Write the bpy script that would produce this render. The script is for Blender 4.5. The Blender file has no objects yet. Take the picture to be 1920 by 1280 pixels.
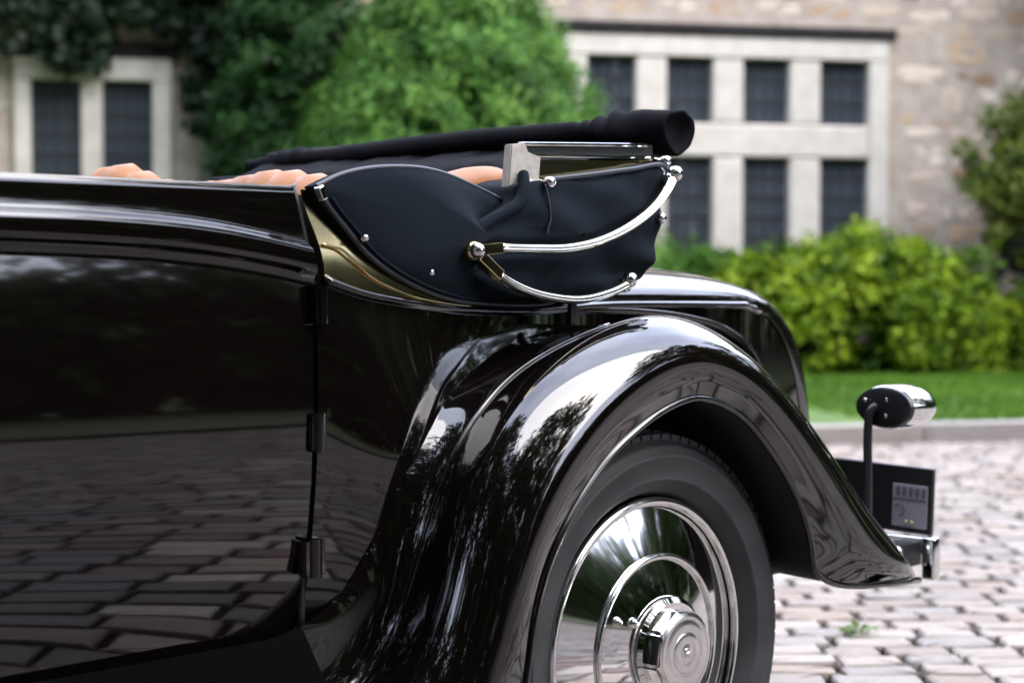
import bpy, bmesh, math, random
import numpy as np
from mathutils import Vector, Matrix
random.seed(7); RNG = np.random.default_rng(11)
SC = bpy.context.scene
COL = SC.collection
R = math.radians

# ------------------------------------------------------------------ camera
YAW = R(47.0); PITCH = math.atan(120/3466); CAMZ = 1.01
cam = bpy.data.cameras.new('camera'); camo = bpy.data.objects.new('camera', cam); COL.objects.link(camo)
camo.location = (0, 0, CAMZ)
camo.rotation_euler = (R(90) - PITCH, 0, -YAW)
cam.lens = 65.0; cam.sensor_width = 36.0; cam.clip_start = 0.05; cam.clip_end = 600
cam.dof.use_dof = True; cam.dof.focus_distance = 3.05; cam.dof.aperture_fstop = 3.4
SC.camera = camo

# ------------------------------------------------------------------ sky, sun, exposure
SUN_EL, SUN_AZ = R(50), R(165)     # azimuth: direction the light comes from, clockwise from +Y
w = bpy.data.worlds.new('World'); SC.world = w; w.use_nodes = True
nt = w.node_tree; nt.nodes.clear()
out = nt.nodes.new('ShaderNodeOutputWorld'); bg = nt.nodes.new('ShaderNodeBackground')
sky = nt.nodes.new('ShaderNodeTexSky'); sky.sky_type = 'NISHITA'; sky.sun_disc = False
sky.sun_elevation = SUN_EL; sky.sun_rotation = SUN_AZ
sky.air_density = 1.0; sky.dust_density = 4.0; sky.ozone_density = 1.5; sky.altitude = 100
# thin even cloud layer, the same in every direction
tc = nt.nodes.new('ShaderNodeTexCoord'); nz = nt.nodes.new('ShaderNodeTexNoise')
nz.inputs['Scale'].default_value = 2.2; nz.inputs['Detail'].default_value = 6
ramp = nt.nodes.new('ShaderNodeMapRange'); ramp.inputs[1].default_value = .35; ramp.inputs[2].default_value = .65
ramp.inputs[3].default_value = .45; ramp.inputs[4].default_value = .85
mx = nt.nodes.new('ShaderNodeMixRGB'); mx.inputs[2].default_value = (10.6, 11.3, 14.2, 1)
nt.links.new(tc.outputs['Generated'], nz.inputs['Vector']); nt.links.new(nz.outputs['Fac'], ramp.inputs[0])
nt.links.new(ramp.outputs[0], mx.inputs[0]); nt.links.new(sky.outputs[0], mx.inputs[1])
nt.links.new(mx.outputs[0], bg.inputs[0]); bg.inputs[1].default_value = 0.15
nt.links.new(bg.outputs[0], out.inputs[0])
sun = bpy.data.lights.new('sun', 'SUN'); suno = bpy.data.objects.new('sun', sun); COL.objects.link(suno)
sun.energy = 1.5; sun.angle = R(60); sun.color = (1.0, .95, .86)
sd = Vector((math.sin(SUN_AZ)*math.cos(SUN_EL), math.cos(SUN_AZ)*math.cos(SUN_EL), math.sin(SUN_EL)))
suno.rotation_euler = (-sd).to_track_quat('-Z', 'Y').to_euler(); suno.location = (9, -2, 12)
SC.view_settings.view_transform = 'Standard'; SC.view_settings.look = 'None'
SC.view_settings.gamma = 1.0; SC.view_settings.use_curve_mapping = False
SC.view_settings.exposure = 1.9
SC.cycles.use_denoising = True
SC.cycles.max_bounces = 8; SC.cycles.glossy_bounces = 5; SC.cycles.transmission_bounces = 4
SC.cycles.sample_clamp_indirect = 6.0

# ------------------------------------------------------------------ helpers
def tag(o, label=None, cat=None, group=None, kind=None):
    if label: o['label'] = label
    if cat: o['category'] = cat
    if group: o['group'] = group
    if kind: o['kind'] = kind
    return o
def link(name, me, m=None, parent=None, smooth=True):
    if m is not None and not me.materials: me.materials.append(m)
    if smooth and len(me.polygons): me.polygons.foreach_set('use_smooth', [True]*len(me.polygons))
    o = bpy.data.objects.new(name, me); COL.objects.link(o)
    if parent: o.parent = parent
    return o
def empty(name, loc=(0, 0, 0)):
    o = bpy.data.objects.new(name, None); o.location = loc; o.empty_display_size = .1; COL.objects.link(o); return o
def pydata(name, v, f, m=None, parent=None, smooth=True, fix=True):
    me = bpy.data.meshes.new(name); me.from_pydata([tuple(map(float, p)) for p in v], [], f); me.update()
    if fix:
        b = bmesh.new(); b.from_mesh(me); bmesh.ops.recalc_face_normals(b, faces=b.faces); b.to_mesh(me); b.free()
    return link(name, me, m, parent, smooth)
def frombm(name, b, m=None, parent=None, smooth=True):
    bmesh.ops.recalc_face_normals(b, faces=b.faces)
    me = bpy.data.meshes.new(name); b.to_mesh(me); b.free(); return link(name, me, m, parent, smooth)
def creased(o, ang=35):
    me = o.data; b = bmesh.new(); b.from_mesh(me)
    for e in b.edges:
        if len(e.link_faces) == 2 and e.calc_face_angle(0) > R(ang): e.smooth = False
    b.to_mesh(me); b.free(); return o
def cr(P, n, knots=None):
    """centripetal-ish catmull rom through P, n samples by chord length"""
    P = np.array(P, float); d = knots if knots is not None else np.r_[0, np.cumsum(np.sqrt(np.maximum(np.linalg.norm(np.diff(P, axis=0), axis=1), 1e-6)))]
    m = np.zeros_like(P)
    m[1:-1] = ((P[2:]-P[1:-1])/(d[2:]-d[1:-1])[:, None]*(d[1:-1]-d[:-2])[:, None] + (P[1:-1]-P[:-2])/(d[1:-1]-d[:-2])[:, None]*(d[2:]-d[1:-1])[:, None])/(d[2:]-d[:-2])[:, None]
    m[0] = (P[1]-P[0])/(d[1]-d[0]); m[-1] = (P[-1]-P[-2])/(d[-1]-d[-2])
    t = np.linspace(0, d[-1], n) if np.isscalar(n) else np.array(n)*d[-1]
    k = np.clip(np.searchsorted(d, t, side='right')-1, 0, len(P)-2); h = (d[k+1]-d[k]); s = (t-d[k])/h
    s = s[:, None]; h = h[:, None]
    return (2*s**3-3*s**2+1)*P[k] + (s**3-2*s**2+s)*h*m[k] + (-2*s**3+3*s**2)*P[k+1] + (s**3-s**2)*h*m[k+1]
def grid_faces(nr, nc, closed_c=False, off=0):
    f = []
    for i in range(nr-1):
        for j in range(nc if closed_c else nc-1):
            a = off+i*nc+j; b = off+i*nc+(j+1) % nc; f.append((a, b, b+nc, a+nc))
    return f
def loft(name, rows, m, parent, closed=False, smooth=True):
    rows = np.array(rows); nr, nc = rows.shape[:2]
    return pydata(name, rows.reshape(-1, 3), grid_faces(nr, nc, closed), m, parent, smooth)
def tube_data(path, r, seg=10, flat=1.0, caps=True, up=(0, 0, 1)):
    P = np.array(path, float); n = len(P); T = np.gradient(P, axis=0); T /= np.linalg.norm(T, axis=1)[:, None]
    rr = np.full(n, r) if np.isscalar(r) else np.array(r)
    u = np.array(up, float); v = []
    for i in range(n):
        a = np.cross(T[i], u); la = np.linalg.norm(a)
        a = a/la if la > 1e-4 else np.cross(T[i], (1, 0, 0)); a /= np.linalg.norm(a); b = np.cross(a, T[i])
        for k in range(seg):
            c = 2*math.pi*k/seg; v.append(P[i]+rr[i]*(math.cos(c)*a*flat+math.sin(c)*b))
    f = grid_faces(n, seg, True)
    if caps: f += [tuple(range(seg))[::-1], tuple(range((n-1)*seg, n*seg))]
    return v, f
def tube(name, path, r, m, parent, seg=10, flat=1.0, caps=True, up=(0, 0, 1)):
    v, f = tube_data(path, r, seg, flat, caps, up); return pydata(name, v, f, m, parent)
def lathe(name, prof, c, m, parent, seg=72, ysign=1, crease=None):
    """profile (radius, y) spun about the axle line along Y through c"""
    v = []; n = len(prof)
    for r, y in prof:
        for k in range(seg):
            a = 2*math.pi*k/seg; v.append((c[0]+r*math.cos(a), c[1]+ysign*y, c[2]+r*math.sin(a)))
    o = pydata(name, v, grid_faces(n, seg, True), m, parent)
    if crease: creased(o, crease)
    return o
def box_bm(b, lo, hi, mat=None):
    c = [(lo[i]+hi[i])/2 for i in range(3)]; s = [hi[i]-lo[i] for i in range(3)]
    M = Matrix.Translation(c) @ Matrix.Diagonal((*s, 1))
    return bmesh.ops.create_cube(b, size=1, matrix=(mat or Matrix()) @ M)['verts']
def box(name, lo, hi, m, parent=None, bev=0, mat=None, seg=2, smooth=False):
    b = bmesh.new(); box_bm(b, lo, hi, mat)
    if bev: bmesh.ops.bevel(b, geom=b.edges[:], offset=bev, segments=seg, affect='EDGES', profile=.5)
    return frombm(name, b, m, parent, smooth)
def ball(name, c, r, m, parent, scale=(1, 1, 1), u=20, v=12):
    b = bmesh.new(); bmesh.ops.create_uvsphere(b, u_segments=u, v_segments=v, radius=r, matrix=Matrix.Translation(c) @ Matrix.Diagonal((*scale, 1)))
    return frombm(name, b, m, parent)
def sstep(t): t = min(max(t, 0), 1); return t*t*(3-2*t)

# ------------------------------------------------------------------ materials
def mat(name, col, rough=.5, metal=0, var=None, vscale=20, bump=0, bscale=60, spec=.5, ior=1.5, coat=0, rvar=0, sheen=0, objrand=None, attr=None, bdist=.01, detail=6, trans=0, hard=False):
    m = bpy.data.materials.new(name); m.use_nodes = True; t = m.node_tree; N = t.nodes; L = t.links
    p = N['Principled BSDF']; p.inputs['Base Color'].default_value = (*col, 1); p.inputs['Roughness'].default_value = rough
    p.inputs['Metallic'].default_value = metal; p.inputs['IOR'].default_value = ior
    p.inputs['Specular IOR Level'].default_value = spec; p.inputs['Coat Weight'].default_value = coat
    p.inputs['Coat Roughness'].default_value = .035; p.inputs['Coat IOR'].default_value = 1.65
    if sheen: p.inputs['Sheen Weight'].default_value = sheen; p.inputs['Sheen Roughness'].default_value = .4
    tcn = N.new('ShaderNodeTexCoord'); src = None
    if objrand or attr:
        rmp = N.new('ShaderNodeValToRGB'); cols = objrand or attr
        el = rmp.color_ramp.elements; rmp.color_ramp.interpolation = 'CONSTANT' if hard else 'LINEAR'
        while len(el) < len(cols): el.new(.5)
        for i, c in enumerate(cols): el[i].position = i/(len(cols)-(0 if hard else 1)); el[i].color = (*c, 1)
        if objrand:
            oi = N.new('ShaderNodeObjectInfo'); L.new(oi.outputs['Random'], rmp.inputs[0])
        else:
            at = N.new('ShaderNodeAttribute'); at.attribute_name = 'tone'; L.new(at.outputs['Fac'], rmp.inputs[0])
        src = rmp.outputs[0]
    if var is not None:
        n = N.new('ShaderNodeTexNoise'); n.inputs['Scale'].default_value = vscale; n.inputs['Detail'].default_value = detail
        L.new(tcn.outputs['Object'], n.inputs['Vector'])
        mr = N.new('ShaderNodeMapRange'); mr.inputs[1].default_value = .3; mr.inputs[2].default_value = .7; L.new(n.outputs['Fac'], mr.inputs[0])
        mxx = N.new('ShaderNodeMixRGB')
        if src is not None:
            mxx.blend_type = 'MULTIPLY'; mxx.inputs[0].default_value = 1; mm = N.new('ShaderNodeMixRGB')
            mm.inputs[1].default_value = (*var, 1); mm.inputs[2].default_value = (1, 1, 1, 1); L.new(mr.outputs[0], mm.inputs[0])
            L.new(src, mxx.inputs[1]); L.new(mm.outputs[0], mxx.inputs[2])
        else:
            mxx.inputs[1].default_value = (*col, 1); mxx.inputs[2].default_value = (*var, 1); L.new(mr.outputs[0], mxx.inputs[0])
        src = mxx.outputs[0]
        if rvar:
            rr = N.new('ShaderNodeMapRange'); rr.inputs[3].default_value = rough-rvar; rr.inputs[4].default_value = rough+rvar
            L.new(n.outputs['Fac'], rr.inputs[0]); L.new(rr.outputs[0], p.inputs['Roughness'])
    if src is not None: L.new(src, p.inputs['Base Color'])
    if bump:
        n2 = N.new('ShaderNodeTexNoise'); n2.inputs['Scale'].default_value = bscale; n2.inputs['Detail'].default_value = 5
        L.new(tcn.outputs['Object'], n2.inputs['Vector']); bp = N.new('ShaderNodeBump'); bp.inputs['Strength'].default_value = bump
        bp.inputs['Distance'].default_value = bdist; L.new(n2.outputs['Fac'], bp.inputs['Height']); L.new(bp.outputs[0], p.inputs['Normal'])
    if trans:
        tr = N.new('ShaderNodeBsdfTranslucent'); ms = N.new('ShaderNodeMixShader'); ms.inputs[0].default_value = trans
        if src is not None: L.new(src, tr.inputs[0])
        else: tr.inputs[0].default_value = (*col, 1)
        o = N['Material Output']; L.new(p.outputs[0], ms.inputs[1]); L.new(tr.outputs[0], ms.inputs[2]); L.new(ms.outputs[0], o.inputs[0])
    return m
COB = [(.25, .207, .172), (.28, .248, .215), (.322, .288, .25), (.255, .229, .205), (.342, .308, .27), (.28, .226, .185), (.27, .25, .228), (.30, .268, .232)]
STO = [(.3260, .2072, .1269), (.5434, .4480, .3502), (.7003, .6048, .4974), (.3985, .3080, .2386), (.6279, .5208, .4162), (.4347, .2240, .1167), (.5434, .4032, .2741), (.7486, .6496, .5482), (.2777, .2128, .1675), (.6038, .4928, .3959), (.4830, .3360, .2335)]
M = dict(
    paint=mat('black_paint', (.0022, .0015, .0015), .05, ior=1.5, coat=.45, var=(.003, .002, .002), vscale=3),
    chrome=mat('chrome', (.80, .80, .80), .06, 1),
    satin=mat('satin_chrome', (.74, .73, .72), .22, 1, var=(.66, .65, .64), vscale=60, rvar=.05),
    worn=mat('worn_plated_metal', (.60, .565, .52), .35, .4, var=(.46, .42, .37), vscale=90, rvar=.08, bump=.2, bscale=120, bdist=.002),
    nickel=mat('nickel', (.62, .53, .30), .13, 1, var=(.52, .43, .22), vscale=40, rvar=.05),
    iron=mat('nickel_iron', (.86, .84, .74), .16, 1),
    cloth=mat('hood_cloth', (.0042, .0078, .0125), .9, spec=.12, bump=.35, bscale=900, bdist=.002, var=(.0062, .0105, .016), vscale=9),
    cloth2=mat('roll_cloth', (.0030, .0030, .0045), .9, spec=.08, bump=.4, bscale=500, bdist=.002, var=(.0055, .0055, .0075), vscale=14),
    piping=mat('piping', (.02, .024, .035), .45),
    leather=mat('tan_leather', (.34, .145, .052), .5, spec=.3, var=(.24, .095, .03), vscale=12, bump=.25, bscale=220, bdist=.003),
    rubber=mat('tyre_rubber', (.016, .017, .020), .62, var=(.034, .034, .037), vscale=13, bump=.15, bscale=160, bdist=.002, rvar=.1),
    under=mat('underside', (.006, .006, .007), .8, var=(.012, .011, .010), vscale=15),
    rubberblk=mat('black_rubber', (.01, .01, .011), .5),
    board=mat('running_board_rubber', (.0012, .0012, .0014), .8, spec=.06),
    wood=mat('pale_ash_wood', (.56, .51, .45), .55, var=(.44, .36, .28), vscale=45, bump=.2, bscale=80),
    plate_b=mat('plate_black', (.012, .012, .014), .35),
    plate_g=mat('plate_aluminium', (.42, .42, .46), .45, .3, var=(.36, .36, .40), vscale=30),
    plate_d=mat('plate_mark', (.12, .12, .14), .5),
    glass=mat('window_glass', (.024, .032, .042), .10, spec=.4, var=(.055, .064, .075), vscale=2.2),
    lead=mat('lead_cames', (.007, .009, .012), .7),
    lime=mat('window_stone', (.52, .485, .435), .8, var=(.42, .385, .335), vscale=6, bump=.4, bscale=40),
    lintel=mat('dark_drip_stone', (.011, .010, .010), .9, spec=.2, var=(.022, .019, .018), vscale=9, bump=.5, bscale=30),
    mortar=mat('mortar', (.42, .365, .31), .95, var=(.30, .25, .205), vscale=5, bump=.5, bscale=40),
    stone=mat('rubble_stone', (.4, .35, .3), .9, objrand=STO, var=(.72, .69, .66), vscale=11, bump=.8, bscale=22, bdist=.02, hard=True),
    stone2=mat('rubble_stone_far', (.4, .35, .3), .9, attr=STO, var=(.72, .69, .66), vscale=11, bump=.8, bscale=22, bdist=.02, hard=True),
    cob=mat('granite_sett', (.3, .25, .22), .72, objrand=COB, var=(.68, .64, .62), vscale=24, bump=.5, bscale=60, bdist=.006, hard=True),
    cob2=mat('granite_sett_far', (.3, .25, .22), .72, attr=COB, var=(.68, .64, .62), vscale=24, bump=.5, bscale=60, bdist=.006, hard=True),
    cob_shaded=mat('shaded_granite_sett', (.12, .09, .08), .7, attr=[(.075, .048, .04), (.12, .098, .09), (.15, .124, .113), (.09, .079, .079), (.17, .14, .128), (.13, .075, .06), (.105, .098, .10)], var=(.68, .64, .62), vscale=24, bump=.5, bscale=60, bdist=.006, hard=True),  # darker copy of the setts, the yard's shade put into their colour
    bed=mat('sett_bed', (.13, .10, .08), .95, var=(.20, .16, .13), vscale=14, bump=.5, bscale=40),
    kerb=mat('kerb_granite', (.270, .247, .232), .8, objrand=[(.225, .210, .203), (.300, .270, .247), (.270, .247, .247)], var=(.7, .68, .66), vscale=12, bump=.4, bscale=30),
    turf=mat('turf', (.044, .096, .016), .95, var=(.080, .136, .028), vscale=3, bump=.6, bscale=120),
    bank=mat('bank_and_shaded_grass', (.03, .05, .014), .95, var=(.055, .06, .02), vscale=.6, bump=.4, bscale=3),
    roof=mat('roof_slate', (.09, .085, .085), .7, var=(.14, .13, .13), vscale=4),
    bark=mat('bark', (.035, .028, .022), .95, var=(.07, .055, .045), vscale=9, bump=.8, bscale=18),
    pipe=mat('lead_pipe', (.30, .31, .32), .6, var=(.22, .23, .24), vscale=6),
)
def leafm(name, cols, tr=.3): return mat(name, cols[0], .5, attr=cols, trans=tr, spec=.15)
M['conifer'] = leafm('conifer_green', [(.014, .05, .009), (.045, .13, .02), (.10, .225, .035), (.17, .30, .055)])
M['yew'] = leafm('dark_yew', [(.0075, .0240, .0060), (.0165, .0525, .0105), (.0330, .0870, .0150)])
M['hedge'] = leafm('golden_hedge', [(.022, .055, .007), (.11, .195, .012), (.23, .335, .018), (.36, .45, .032)])
M['clip'] = leafm('clipped_hedge', [(.0338, .0945, .0135), (.0662, .1553, .0203), (.0999, .2214, .0284)])
M['treeleaf'] = leafm('olive_leaf', [(.025, .049, .008), (.066, .107, .015), (.131, .164, .025), (.180, .205, .041)])
M['ivy'] = leafm('ivy_leaf', [(.006, .012, .007), (.012, .026, .012), (.02, .042, .018)])
M['wood_leaf'] = leafm('woodland_leaf', [(.015, .032, .008), (.03, .06, .012), (.05, .085, .02), (.085, .11, .03)])
M['grass'] = leafm('grass_blade', [(.049, .115, .011), (.082, .180, .016), (.123, .238, .025)])

# ------------------------------------------------------------------ frames of the place
FH = np.array([math.sin(YAW), math.cos(YAW), 0]); RT = np.array([math.cos(YAW), -math.sin(YAW), 0])
AW = R(12.5)
EW = math.cos(AW)*RT+math.sin(AW)*FH          # along the house front
NW = math.cos(AW)*FH-math.sin(AW)*RT          # into the house
WO = np.array([15.39, 11.355, 0.0])           # a point on the house front
def WP(u, z, off=0.0): return WO+EW*u-NW*off+np.array([0, 0, z])   # off: metres in front of the wall
WM = Matrix(((EW[0], NW[0], 0, WO[0]), (EW[1], NW[1], 0, WO[1]), (0, 0, 1, 0), (0, 0, 0, 1)))  # local (u, into wall, z)
KERB = 7.6                                     # distance of the kerb line from the wall
LAWNZ = .10

# ------------------------------------------------------------------ ground
def sheet(name, poly, z, m, kind='structure'):
    o = pydata(name, [(x, y, z) for x, y in poly], [tuple(range(len(poly)))], m, None, False); o['kind'] = kind; return o
sheet('ground', [(-250, -250), (250, -250), (250, 250), (-250, 250)], -.09, M['turf'])
a0, a1 = WP(-60, 0, KERB), WP(60, 0, KERB)
YE = np.array([8.5, -5.6]); YD = np.array([.68, .73]); YD = YD/np.linalg.norm(YD); YN = np.array([YD[1], -YD[0]])   # the yard's other edge
def inyard(x, y, mg=0):
    d = (WO[0]-x)*NW[0]+(WO[1]-y)*NW[1]
    e = (x-YE[0])*YN[0]+(y-YE[1])*YN[1]
    return d > KERB+mg and e < -mg
driveway = sheet('driveway', [tuple((YE+YD*40)[:2]), tuple((YE-YD*60)[:2]), (-70, -20), (a0[0], a0[1]), (a1[0], a1[1])], -.018, M['bed'])
# lawn in front of the house with its kerb
lw = [WP(-60, 0, KERB-.2), WP(60, 0, KERB-.2), WP(60, 0, .02), WP(-60, 0, .02)]
lawn = sheet('lawn', [(p[0], p[1]) for p in lw], LAWNZ, M['turf'])
back_l = [YE+YD*40+YN*.16, YE-YD*60+YN*.16, YE-YD*60+YN*60, YE+YD*40+YN*60]
sheet('lawn', [tuple(p) for p in back_l], .06, M['bank'])  # shade on this lawn put into its colour by a darker grass

# setts: one shared shape each in a few variants; nearest as objects, the others joined
def sett_shape(seed):
    rg = np.random.default_rng(seed); P = []
    for sx, sy in ((-1, -1), (1, -1), (1, 1), (-1, 1)):
        for k in (0, 1):
            q = np.array([sx*.5, sy*.5])
            c = .03 if (k == 0) == (sx*sy > 0) else 0
            q = q-np.array([sx*c, 0]) if c else q-np.array([0, sy*.05])
            P.append(q+rg.uniform(-.018, .018, 2))
    P = np.array(P); v = [];
    for s, z in ((1.0, -1.0), (1.0, -.28), (.975, -.10), (.93, -.02), (.84, 0.0)):
        for i, q in enumerate(P): v.append((q[0]*s, q[1]*s, z+(rg.uniform(-.04, .04) if z > -.5 else 0)))
    v.append((0, 0, .015)); n = 8; f = grid_faces(5, n, True)
    f += [(4*n+i, 4*n+(i+1) % n, 5*n) for i in range(n)]
    return np.array(v), f
SH = [sett_shape(100+i) for i in range(10)]
setts = []
rr = random.Random(3)
def lay(RU, RV, ang, row, w0, w1, keep, urange, vrange):
    v_ = vrange[0]; nrow = 0
    while v_ < vrange[1]:
        hrow = row*rr.uniform(.9, 1.12); uu = urange[0]+rr.uniform(0, .2)
        while uu < urange[1]:
            wd = rr.uniform(w0, w1); wob = .03*math.sin(uu*.9+nrow*.13)+.012*math.sin(uu*3.1)
            cx, cy = RU*(uu+wd/2)+RV*(v_+hrow/2+wob)
            if inyard(cx, cy, .02) and (cx-3)**2+(cy-2)**2 < 13.5**2 and keep(cx, cy):
                setts.append((cx, cy, wd-.006, hrow-.006, rr.uniform(-.005, .004), ang+rr.uniform(-.025, .025), rr.randrange(10), rr.random(), rr.uniform(-.03, .03), rr.uniform(-.022, .022)))
            uu += wd
        v_ += hrow; nrow += 1
NA = [0]
split = lambda x, y: y > 1.6+.15*(x-2)
lay(RT[:2], FH[:2], -YAW, .125, .15, .25, split, (-12, 13), (-2, 16))                                    # rows facing the house
NA[0] = len(setts)
lay(YD, -YN, math.atan2(YD[1], YD[0]), .13, .20, .34, lambda x, y: not split(x, y), (-14, 14), (-12, 16))     # rows along the yard's other edge
def project(p):
    d = np.array(p)-np.array([0, 0, CAMZ]); fw = np.array([FH[0]*math.cos(PITCH), FH[1]*math.cos(PITCH), -math.sin(PITCH)]); up = np.cross(RT, fw)
    z = d@fw; return (960+3466*(d@RT)/z, 640-3466*(d@up)/z, z) if z > .1 else (-9999, -9999, z)
vis = []
for i, s in enumerate(setts):
    x, y, z = project((s[0], s[1], 0))
    if z > 0 and 1465 < x < 1950 and 835 < y < 1300 and not (x < 1600 and y < 1060): vis.append((z, i))
vis.sort(); near = set(i for _, i in vis[:300])
sett_me = []
for v, f in SH:
    me = bpy.data.meshes.new('sett'); me.from_pydata([tuple(p) for p in v], [], f); me.materials.append(M['cob'])
    sett_me.append(me)
ang0 = 0.0
def set_tone(me, t):
    a = me.attributes.new('tone', 'FLOAT', 'POINT'); a.data.foreach_set('value', np.asarray(t, dtype=np.float32))
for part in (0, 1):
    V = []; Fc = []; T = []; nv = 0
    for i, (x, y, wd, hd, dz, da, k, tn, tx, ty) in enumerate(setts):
        e2 = (x-1.85)*.73+(y-2.1)*.68; dark = i >= NA[0] and e2 < -.6+1.5*((tn*7.31) % 1)  # shade boundary: setts on one side take the shaded colour
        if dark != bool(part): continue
        if i in near:
            o = bpy.data.objects.new('sett', sett_me[k]); COL.objects.link(o); o.parent = driveway
            o.location = (x, y, dz); o.rotation_euler = (tx, ty, ang0+da); o.scale = (wd, hd, .06)
        else:
            v, f = SH[k]; c, s_ = math.cos(ang0+da), math.sin(ang0+da)
            px, py, pz = v[:, 0]*wd, v[:, 1]*hd, v[:, 2]*.06
            V.append(np.c_[x+px*c-py*s_, y+px*s_+py*c, pz+dz-px*ty+py*tx]); Fc += [tuple(q+nv for q in ff) for ff in f]; T.append(np.full(len(v), tn)); nv += len(v)
    o = pydata('setts', np.concatenate(V), Fc, M['cob_shaded' if part else 'cob2'], driveway, False, False); o['kind'] = 'stuff'; set_tone(o.data, np.concatenate(T))
# weeds growing in the joints are left to the leaf generator below

# kerb of single granite lengths
kerb = empty('kerb', tuple(WP(0, 0, KERB))); tag(kerb, kind='structure')
KM = WM @ Matrix.Translation((0, -KERB, 0)); kerb.matrix_world = KM
b = bmesh.new(); box_bm(b, (-.5, -.5, -.5), (.5, .5, .5)); bmesh.ops.bevel(b, geom=b.edges[:], offset=.03, segments=2, affect='EDGES')
kme = bpy.data.meshes.new('kerb_stone'); b.to_mesh(kme); b.free(); kme.materials.append(M['kerb'])
u = -13.0
while u < 14:
    l = rr.uniform(.8, 1.25); o = bpy.data.objects.new('kerb_stone', kme); COL.objects.link(o); o.parent = kerb
    o.location = (u+l/2, .09+rr.uniform(-.012, .012), -.012+rr.uniform(-.006, .006)); o.scale = (l-.012, .24, .24); o.rotation_euler = (0, rr.uniform(-.006, .006), rr.uniform(-.01, .01)); u += l

# ------------------------------------------------------------------ foliage generator
def leaves(name, P, N, size, m, parent, aspect=.5, jitter=.7, seed=1, tone=None, spike=False):
    """one small folded leaf at each point, roughly facing N"""
    rg = np.random.default_rng(seed); n = len(P)
    N = N+rg.normal(0, jitter, (n, 3)); N /= np.linalg.norm(N, axis=1)[:, None]+1e-9
    A = np.cross(N, rg.normal(0, 1, (n, 3))); A /= np.linalg.norm(A, axis=1)[:, None]+1e-9; B = np.cross(N, A)
    s = (size*rg.uniform(.6, 1.3, n))[:, None]
    v = np.stack([P-A*s*.5, P+B*s*aspect*.5+N*s*.08, P+A*s*.5, P-B*s*aspect*.5+N*s*.08], 1).reshape(-1, 3)
    idx = np.arange(n)[:, None]*4
    me = bpy.data.meshes.new(name); me.vertices.add(4*n); me.vertices.foreach_set('co', v.astype(np.float32).ravel())
    f = np.concatenate([idx+np.array([[0, 1, 2]]), idx+np.array([[0, 2, 3]])], 1).reshape(-1).astype(np.int32)
    me.loops.add(6*n); me.loops.foreach_set('vertex_index', f); me.polygons.add(2*n)
    me.polygons.foreach_set('loop_start', np.arange(0, 6*n, 3, dtype=np.int32)); me.update(calc_edges=True); me.validate()
    t = rg.uniform(0, 1, n) if tone is None else np.clip(tone+rg.normal(0, .16, n), 0, 1)
    set_tone(me, np.repeat(t, 4))
    return link(name, me, m, parent, False)
def clumps(C, rad, per, seed, flat=.8, out=None, droop=0):
    """leaf points on the shells of many small clumps; each clump has its own tone"""
    rg = np.random.default_rng(seed); k = len(C)
    d = rg.normal(0, 1, (k, per, 3)); d /= np.linalg.norm(d, axis=2)[:, :, None]
    q = rg.uniform(.45, 1.0, (k, per, 1))
    rads = np.broadcast_to(np.asarray(rad, float), (k,))
    P = C[:, None, :]+d*q*rads[:, None, None]*np.array([1, 1, flat]); 
    tone = np.repeat(rg.uniform(.15, .85, k), per)
    return P.reshape(-1, 3), (d+np.array([0, 0, .35])).reshape(-1, 3), tone
def trunk(name, base, top, r0, r1, parent, seed=0, limbs=0, spread=.6):
    rg = np.random.default_rng(seed); V = []; Fx = []
    def add(a, c, ra, rb, n=7):
        t = np.linspace(0, 1, n)[:, None]; P = np.array(a)*(1-t)+np.array(c)*t
        P[1:-1] += rg.normal(0, .04*np.linalg.norm(np.array(c)-np.array(a))*.5, (n-2, 3))*np.array([1, 1, .3])
        v, f = tube_data(P, np.linspace(ra, rb, n), 8); k = len(V); V.extend(v); Fx.extend(tuple(i+k for i in q) for q in f)
    add(base, top, r0, r1)
    H = np.array(top)-np.array(base)
    for i in range(limbs):
        s = np.array(base)+H*rg.uniform(.35, .95); a = rg.uniform(0, 6.28)
        add(s, s+np.array([math.cos(a), math.sin(a), rg.uniform(.3, .9)])*spread*rg.uniform(.6, 1.1), r1*.8, r1*.25, 5)
    return pydata(name, V, Fx, M['bark'], parent)

# conical conifer in front of the house
def cone_tree(name, label, base, h, r, m, nclump, per, size, seed, rad=(.16, .30), power=.85, trunk_h=.8, group=None):
    e = empty(name, tuple(base)); tag(e, label, 'tree', group); rg = np.random.default_rng(seed)
    t = rg.uniform(0, 1, nclump)**1.35; a = rg.uniform(0, 6.283, nclump); lump = 1+.10*np.sin(a*3+seed)+.07*np.sin(a*5+t*9)
    rr_ = r*(1-t)**power*lump*rg.uniform(.80, 1.03, nclump); z = .15+t*(h-.3)
    C = np.c_[rr_*np.cos(a), rr_*np.sin(a), z]
    P, N, tone = clumps(C, rg.uniform(*rad, nclump)*(1-.35*t), per, seed+1, .5)
    N += np.repeat(np.c_[np.cos(a), np.sin(a), np.full(nclump, .3)], per, 0)*.8
    P += rg.normal(0, .055, P.shape)
    leaves('crown', P, N, size, m, e, .45, .6, seed+2, tone)
    # dark inner growth so the crown has a body behind its outer sprays
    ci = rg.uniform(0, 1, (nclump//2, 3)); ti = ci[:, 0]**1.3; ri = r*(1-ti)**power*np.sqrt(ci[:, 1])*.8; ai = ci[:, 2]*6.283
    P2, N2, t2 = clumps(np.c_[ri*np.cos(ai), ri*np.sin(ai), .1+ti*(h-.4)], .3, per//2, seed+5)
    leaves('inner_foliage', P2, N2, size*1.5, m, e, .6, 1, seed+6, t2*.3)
    trunk('trunk', (0, 0, -.1), (0, 0, h*.85), .10, .02, e, seed)
    return e
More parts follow.
